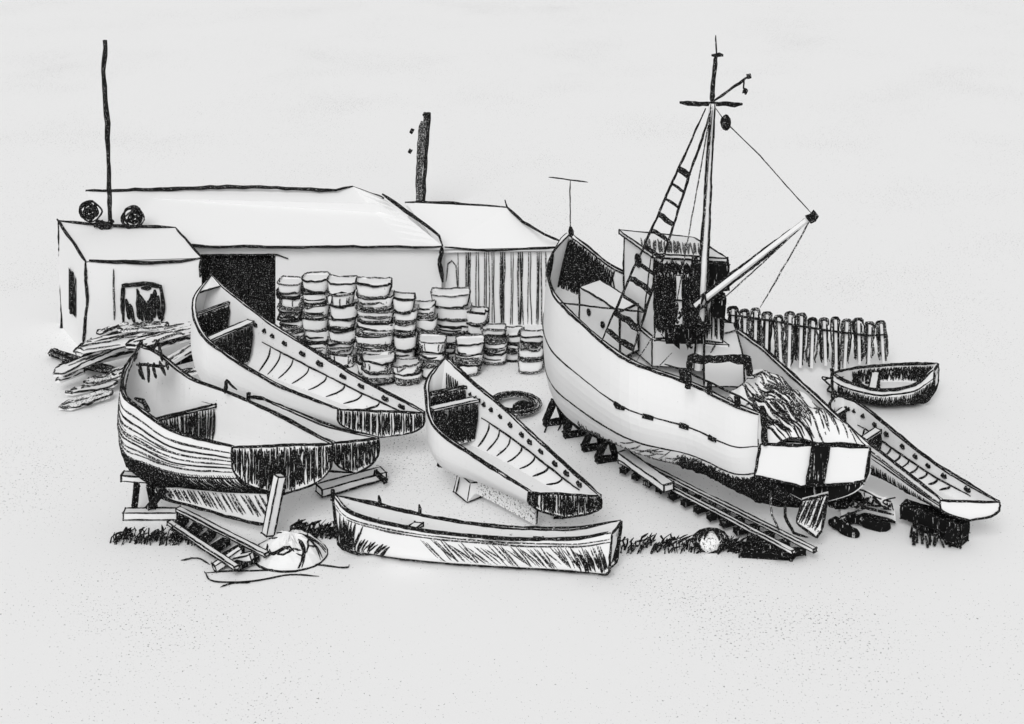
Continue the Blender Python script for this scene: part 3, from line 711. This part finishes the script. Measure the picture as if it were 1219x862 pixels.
# ---------------------------------------------------------------- fence
fn=thing('picket_fence',V((10.9,47.4,0)),'dark fence of thick rounded pickets with one sagging rail','fence')
for k in range(14):
    f=k/13; px=872+f*176; py=369+16*f**.9
    x=MB(); w=random.uniform(12,15); hw=w/92; yb=436-py+random.uniform(-6,5)
    a=UY(px,py+random.uniform(-3,3),47.4); b=UY(px+random.uniform(-3,3),py+yb,47.4)
    x.beam(b,a,w/44,.07,W_)
    n_=random.choice((7,8,9))
    for q in range(n_):
        dx=((q+.5)/n_-.5)*2*hw*.95+random.uniform(-.015,.015); x.stroke([a+V((dx,-.04,-random.uniform(0,.1))),a.lerp(b,.5)+V((dx+random.uniform(-.02,.02),-.04,0)),b+V((dx+random.uniform(-.03,.03),-.04,random.uniform(-.03,.25)))],wr(random.uniform(2.0,3.8),47),m=I_ if random.random()<.45 else S_,wob=.8)
    for q in (0,.04,.08): x.stroke(sm([a+V((-hw,-.05,-.06-q)),a+V((-hw*.6,-.05,.05-q)),a+V((hw*.6,-.05,.06-q)),a+V((hw,-.05,-.05-q))],6),wr(2.6,45),m=random.choice((I_,S_)))
    x.build('picket',fn)
x=MB(); x.stroke([UY(866,375,47.15),UY(926,383,47.15),UY(980,393,47.15),UY(1032,399,47.15),UY(1056,399,47.15)],wr(3,45)); x.build('rail',fn)

# ---------------------------------------------------------------- crates
stacks=[  # x0,x1,top y,layers,base py, phrase
 (332,361,333,6,424,'in the stack nearest the dark doorway'),
 (361,391,328,6,426,'in the second stack from the doorway'),
 (391,423,331,7,438,'in the third stack from the doorway'),
 (424,467,333,7,449,'in the wide fourth stack from the doorway'),
 (468,495,351,6,447,'in the narrow fifth stack from the doorway'),
 (492,519,361,5,440,'in the low stack right of the narrow one'),
 (516,560,346,5,428,'in the hatched stack before the shed corner'),
 (556,582,368,4,429,'in the stack just right of the shed corner'),
 (574,603,388,3,436,'in the stack below the upright boards'),
 (598,626,393,3,430,'in the stack second from the fishing boat'),
 (620,648,396,3,446,'in the stack touching the fishing boat bow'),
 (498,530,402,3,452,'in the low front stack below the narrow one'),
 (428,466,424,2,459,'in the two-high front stack under the wide one'),
 (466,500,430,2,459,'in the two-high front stack under the narrow one'),
 (541,574,404,3,448,'in the low front stack by the centre boat bow')]
ordn=['top','second','third','fourth','fifth','sixth','seventh','eighth']
for (x0,x1,yt,nl_,yb,ph) in stacks:
    Yk=40000/(400+yb); lay=(yb-yt-7)/nl_
    for k in range(nl_):
        y1=yt+6+lay*k; cx=(x0+x1)/2+random.uniform(-2.5,2.5)
        zt_=UY(x0,y1,Yk).z; zb2=max(.02,UY(x0,y1+lay*.94,Yk).z)
        hw=(x1-x0)/2*Yk/F*random.uniform(.95,1.08); hd=.30; c=UY(cx,y1,Yk); cy=Yk+hd
        fl=random.uniform(.80,.92); sag=random.uniform(.02,.07); tilt=random.uniform(-.05,.05); yaw=random.uniform(-.06,.06)
        def ring(f,off=0):   # f 0 bottom .. 1 top
            o=[]
            for q in range(28):
                t=2*math.pi*q/28-math.pi/2+.0001; cs,sn=math.cos(t),math.sin(t)
                e=.42; X=math.copysign(abs(cs)**e,cs)*(hw*(fl+(1-fl)*f)+off); Y_=math.copysign(abs(sn)**e,sn)*(hd+off)
                o.append(V((c.x+X-yaw*Y_,cy+Y_+yaw*X,zb2+(zt_-zb2)*f+sag*(X/hw)**2-(sag*.4)+tilt*X)))
            return o
        x=MB(); rings=[ring(f) for f in (0,.35,.7,1)]
        x.grid([r+[r[0]] for r in rings],W_); x.poly([p-V((0,0,.05)) for p in rings[3]],W_); x.poly(rings[0][::-1],W_)
        kw=dict(step=.10,wob=.9)
        fr=lambda f,off=.012:[ring(f,off)[q%28] for q in range(-8,9)]
        x.stroke(fr(1),wr(random.uniform(1.8,3.2),48),m=random.choice((I_,I_,S_)),**kw)
        x.stroke(fr(.06),wr(random.uniform(2.2,4.6),48),m=random.choice((I_,S_)),**kw)
        for q in (-7,7):
            a=ring(1,.01)[q%28]; b=ring(.05,.01)[q%28]; x.stroke([a,a.lerp(b,.5)+V((random.uniform(-.02,.02),0,0)),b],wr(random.uniform(1.6,2.6),48),m=random.choice((I_,S_)),**kw)
        if k==0: x.stroke([rings[3][q%28] for q in range(7,22)],wr(1.8,48),m=S_,**kw)
        style=random.random()
        if style<.45:
            for q in range(random.choice((2,3,4))):
                f=random.uniform(.15,.6); r_=fr(f,.015); a=random.randrange(0,6); b=random.randrange(10,17)
                x.stroke(r_[a:b],wr(random.uniform(1.5,3),48),m=random.choice((S_,S_,I_)),**kw)
        elif style<.72:
            for q in range(random.randrange(8,15)):
                u=random.uniform(-6,6); qi=int(round(u)); a=ring(random.uniform(.6,.95),.014)[qi%28]; b=ring(random.uniform(.1,.4),.014)[(qi+random.choice((-1,0,0)))%28]
                x.stroke([a,b],wr(random.uniform(1.2,2),48),m=S_,**kw)
        tag(x.build('fish_crate'),(ordn[k]+(' crate ' if k==0 else ' crate down ')+ph),'crate','fish crates stacked along the shed')

# ---------------------------------------------------------------- lumber pile on the left
pl=[((60,419),(143,444),.15,.16,T_,'thin black pole sticking out furthest left of the lumber pile'),
 ((66,454),(103,441),.35,.12,W_,'short pale board below the black pole end'),
 ((70,486),(134,467),.1,.26,G_,'lowest grey board lying apart on the ground'),
 ((88,420),(170,398),.5,.22,G_,'grey board leaning up towards the hut wall'),
 ((115,398),(152,386),.55,.16,G_,'short grey board just under the hut window'),
 ((120,412),(232,386),.6,.28,W_,'long pale board topmost on the lumber pile'),
 ((95,432),(190,412),.4,.22,W_,'pale board across the middle of the pile'),
 ((100,456),(146,446),.3,.16,G_,'small grey board beside the bow of the plank boat'),
 ((66,440),(140,424),.25,.16,W_,'pale board under the black pole'),
 ((150,402),(236,402),.7,.2,G_,'grey board laid level against the long boat'),
 ((185,440),(236,410),.5,.2,W_,'pale board between the two boat bows'),
 ((195,450),(240,440),.5,.16,G_,'grey board tucked behind the plank boat rail')]
pl+=[((64,446),(150,410),.35,.2,W_,'long pale board fanning out low to the left'),
 ((92,416),(228,392),.8,.24,W_,'widest pale board high on the pile before the hut'),
 ((150,412),(238,390),1.0,.2,W_,'pale board propped highest against the long boat'),
 ((78,468),(140,456),.15,.16,W_,'slim pale board just above the lone lowest board'),
((104,408),(182,392),.6,.14,W_,'slim pale board over the grey leaning board'),
 ((74,430),(150,446),.3,.12,T_,'thin black stick crossing under the long black pole'),
 ((128,446),(196,428),.45,.2,G_,'grey board end on beside the frayed rope'),
 ((160,420),(238,398),.75,.14,W_,'slim pale board sloping below the topmost one'),
 ((140,392),(200,388),.9,.16,G_,'short grey board right under the curtained window'),
 ((205,432),(238,424),.6,.14,T_,'small black offcut close to the long boat bow')]
for k,(a,b,z,w,m_,lb_) in enumerate(pl):
    if min(a[1],b[1])<412: z+=.45
    A_=U(*a,z);B_=U(*b,z+.1); w*=1.5; x=MB(); dd=(B_-A_).normalized(); sd_=V((-dd.y,dd.x,0))*w*.62; up_=V((0,0,.05)); tp1=dd*w*random.uniform(.5,1.2); tp2=dd*w*random.uniform(.4,1)
    o6=[A_,A_+tp1+sd_,B_-tp2+sd_*.9,B_,B_-tp2*.6-sd_*.8,A_+tp1*.7-sd_]
    x.poly([p+up_ for p in o6],m_); x.poly([p-up_ for p in o6][::-1],m_)
    for q in range(6): x.poly([o6[q]+up_,o6[(q+1)%6]+up_,o6[(q+1)%6]-up_,o6[q]-up_],m_)
    for q in range(6): x.stroke([o6[q]+up_*.6,o6[q].lerp(o6[(q+1)%6],.5)+up_*.6+V((0,0,random.uniform(-.03,.05))),o6[(q+1)%6]+up_*.6],wr(random.uniform(1.8,3.6),47),m=random.choice((I_,S_)),wob=.9)
    for q in range(5):
        f=random.uniform(0,.7); p=A_.lerp(B_,f)+V((0,random.uniform(-.3,.3)*w,.07)); x.stroke([p,p+(B_-A_)*random.uniform(.12,.3)],random.uniform(.014,.03),m=S_,wob=.9)
    tag(x.build('board'),lb_,'board','boards of the lumber pile')
# rope fluff on C's bow
x=MB(); c=U(178,428,3.45)
for (a,b) in (((160,430),(166,408)),((166,408),(171,416)),((171,416),(184,415)),((184,415),(188,406)),((188,406),(193,430)),((166,432),(172,452)),((176,432),(177,455)),((183,432),(186,450)),((190,430),(197,447)),((162,434),(197,436)),((165,440),(168,448)),((198,430),(200,440))):
    x.stroke([U(*a,3.5),U(*b,3.45)],wr(4,39))
tag(x.build('mooring_rope'),'frayed black rope knotted over the bow of the plank boat','rope')
x=MB(); x.stroke([U(268,468,2.85),U(270,452,2.95)],wr(5,39)); x.stroke([U(270,452,2.95),U(282,464,2.85)],wr(3,39)); x.build('cleat',C)
x=MB(); x.stroke([U(160,474,3.1),U(170,478,3.05),U(178,490,2.9)],wr(6,39)); x.build('fairlead',C)

# ---------------------------------------------------------------- odds and ends on the ground
ty=MB(); c=U(612,482,.12)
for k in range(7):
    rr=.45+.05*k; ty.stroke([c+V((rr*math.cos(t*.45),rr*.95*math.sin(t*.45),.05+.05*math.sin(k*2)) ) for t in range(15)],wr(2.6,45),m=I_ if k%2 else S_)
ty.blob(c+V((.25,-.15,0)),.3,.3,.14,T_,6); tag(ty.build('worn_tyre'),'worn dark tyre lying flat right of the centre boat','tyre')
x=MB(); c=U(845,643,.18); x.blob(c,.38,.3,.24,G_,7)
for k in range(14): r_=.42*random.uniform(.35,1); x.stroke([c+V((r_*math.cos(t*.5+k),-.2,.1+.26*math.sin(t*.5+k))) for t in range(9)],.028)
tag(x.build('stone'),'dark scribbled round stone near the end of the long slipway','stone')
x=MB()
for (a,b) in (((868,650),(930,656)),((905,650),(944,662)),((880,657),(940,661))): x.beam(U(*a,.08),U(*b,.08),.2,.12,T_,edge=.02)
tag(x.build('driftwood'),'black driftwood lying by the stone at the slipway end','driftwood')
# net heap near C
nt=thing('net_heap',U(345,665,0),'crumpled heap of pale netting at the end of the short slipway','net')
x=MB()
def heap(u,v):
    a=2*math.pi*u; r_=v; p=U(345,660,0); return p+V((math.cos(a)*.85*r_,math.sin(a)*.75*r_,.42*(1-r_**2)*(1+.18*math.sin(a*5+r_*6))+.01))
x.grid([[heap(i/24,j/6) for j in range(7)] for i in range(25)],P_)
x.stroke([heap(i/24,1) for i in range(25)],.026)
for k in range(12):
    u=random.random(); x.stroke([heap(u+.12*q/6,.95-.7*q/6) for q in range(7)],.022)
for k in range(6):
    u=.45+.5*random.random(); x.stroke([heap(u+.2*q/6,.6+.1*math.sin(q)) for q in range(7)],.026)
x.build('netting',nt)
for (pts_,lb_) in ((((215,667),(235,665),(250,672)),'short loose rope end left of the net heap'),
   (((243,682),(275,680),(330,678),(370,672),(410,676),(416,672)),'long loose rope curving in front of the net heap'),
   (((243,680),(255,692),(300,692),(345,684),(380,686)),'second loose rope below the long one'),
   (((262,699),(280,694),(298,694)),'smudged short rope lowest on the sand')):
    x=MB(); x.stroke(sm([U(a,b,.02) for a,b in pts_],24),wr(2.0,37),m=I_,taper=.3); tag(x.build('loose_rope'),lb_,'rope','loose ropes on the sand')
x=MB()
for (a,b) in (((255,676),(287,655)),((275,668),(300,662))): x.beam(U(*a,.1),U(*b,.3),.14,.14,P_,edge=.02)
tag(x.build('crossed_sticks'),'two pale crossed sticks at the lower end of the short slipway','stick')
x=MB(); pts_=[]
for k in range(44):
    f=k/43; pts_.append(U(988+54*f+14*math.sin(k*2.1),458+10*math.cos(k*1.7)+8*f,.12+.16*(1+math.sin(k*1.3))))
x.stroke(sm(pts_,260),wr(2.4,46),taper=.6,wob=.6)
tag(x.build('tangled_line'),'tangled black line heaped between the little tarred boat and the white sterned boat','line')
x=MB(); pts_=[]
for k in range(26):
    f=k/25; pts_.append(U(1002+58*f+7*math.sin(k*2.3),598+6*math.cos(k*1.9),.52+.14*math.sin(k*1.1)))
x.stroke(sm(pts_,150),wr(2.6,40),taper=.6,wob=.6)
tag(x.build('loose_line'),'tangled dark line hanging over the small upturned skiff','line')
# ground shadow modelled as short dark upright strokes
def shadow_hatch(name,x0,x1,y0,y1,n,label,slope=0):
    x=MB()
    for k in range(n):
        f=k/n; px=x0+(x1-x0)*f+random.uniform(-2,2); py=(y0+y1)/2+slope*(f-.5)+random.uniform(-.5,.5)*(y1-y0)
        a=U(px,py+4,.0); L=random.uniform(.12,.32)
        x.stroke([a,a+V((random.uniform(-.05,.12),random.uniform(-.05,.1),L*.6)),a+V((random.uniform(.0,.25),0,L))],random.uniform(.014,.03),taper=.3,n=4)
    return tag(x.build(name),label,'shadow_hatch',kind='stuff')
shadow_hatch('shadow_hatch',133,240,636,646,95,'dark strip of shadow strokes left of the short slipway')
shadow_hatch('shadow_hatch',345,405,628,638,90,'dark shadow strokes between the plank boat prop and the front boat')
shadow_hatch('shadow_hatch',738,862,645,656,85,'dark shadow strokes right of the front rowing boat')
shadow_hatch('shadow_hatch',855,905,648,656,60,'dark shadow strokes beside the stone')
shadow_hatch('shadow_hatch',648,735,500,512,0 or 12,'sparse shadow strokes by the fishing boat trestles')

# ---------------------------------------------------------------- light, world, camera
w=bpy.data.worlds.new('World'); sc.world=w; w.use_nodes=True
nt_=w.node_tree; bg=nt_.nodes['Background']
sk=nt_.nodes.new('ShaderNodeTexSky'); sk.sky_type='NISHITA'; sk.sun_disc=False
EL_,RO=math.radians(40),math.radians(192)
sk.sun_elevation=EL_; sk.sun_rotation=RO; sk.dust_density=6; sk.air_density=2
bw=nt_.nodes.new('ShaderNodeRGBToBW'); nt_.links.new(sk.outputs[0],bw.inputs[0]); mxw=nt_.nodes.new('ShaderNodeMix'); mxw.data_type='RGBA'; mxw.inputs['Factor'].default_value=.6; mxw.inputs['B'].default_value=(8,8,8,1)  # even overcast layer over the clear sky
nt_.links.new(bw.outputs[0],mxw.inputs['A']); nt_.links.new(mxw.outputs['Result'],bg.inputs['Color'])
bg.inputs['Strength'].default_value=.08
sd=bpy.data.lights.new('sun','SUN'); sd.energy=1.3; sd.angle=math.radians(25); sd.color=(1,1,1)
so=bpy.data.objects.new('sun',sd); col.objects.link(so)
d=V((math.sin(RO)*math.cos(EL_),math.cos(RO)*math.cos(EL_),math.sin(EL_)))
so.rotation_euler=d.to_track_quat('Z','Y').to_euler(); so.location=d*60
cd=bpy.data.cameras.new('camera'); co=bpy.data.objects.new('camera',cd); col.objects.link(co)
co.location=(0,0,H); co.rotation_euler=(math.radians(90),0,0)
cd.sensor_width=36; cd.sensor_fit='HORIZONTAL'; cd.lens=36*F/1219; cd.shift_y=-(431-HZ)/1219
cd.clip_start=.5; cd.clip_end=1000; sc.camera=co
sc.view_settings.view_transform='Standard'; sc.view_settings.look='None'; sc.view_settings.gamma=1
sc.view_settings.exposure=0.17
sc.render.engine='CYCLES'; sc.cycles.max_bounces=8; sc.cycles.diffuse_bounces=6
sc.render.filter_size=1.2 if hasattr(sc.render,'filter_size') else 1.5
print('faces',sum(len(o.data.polygons) for o in col.objects if o.type=='MESH'))
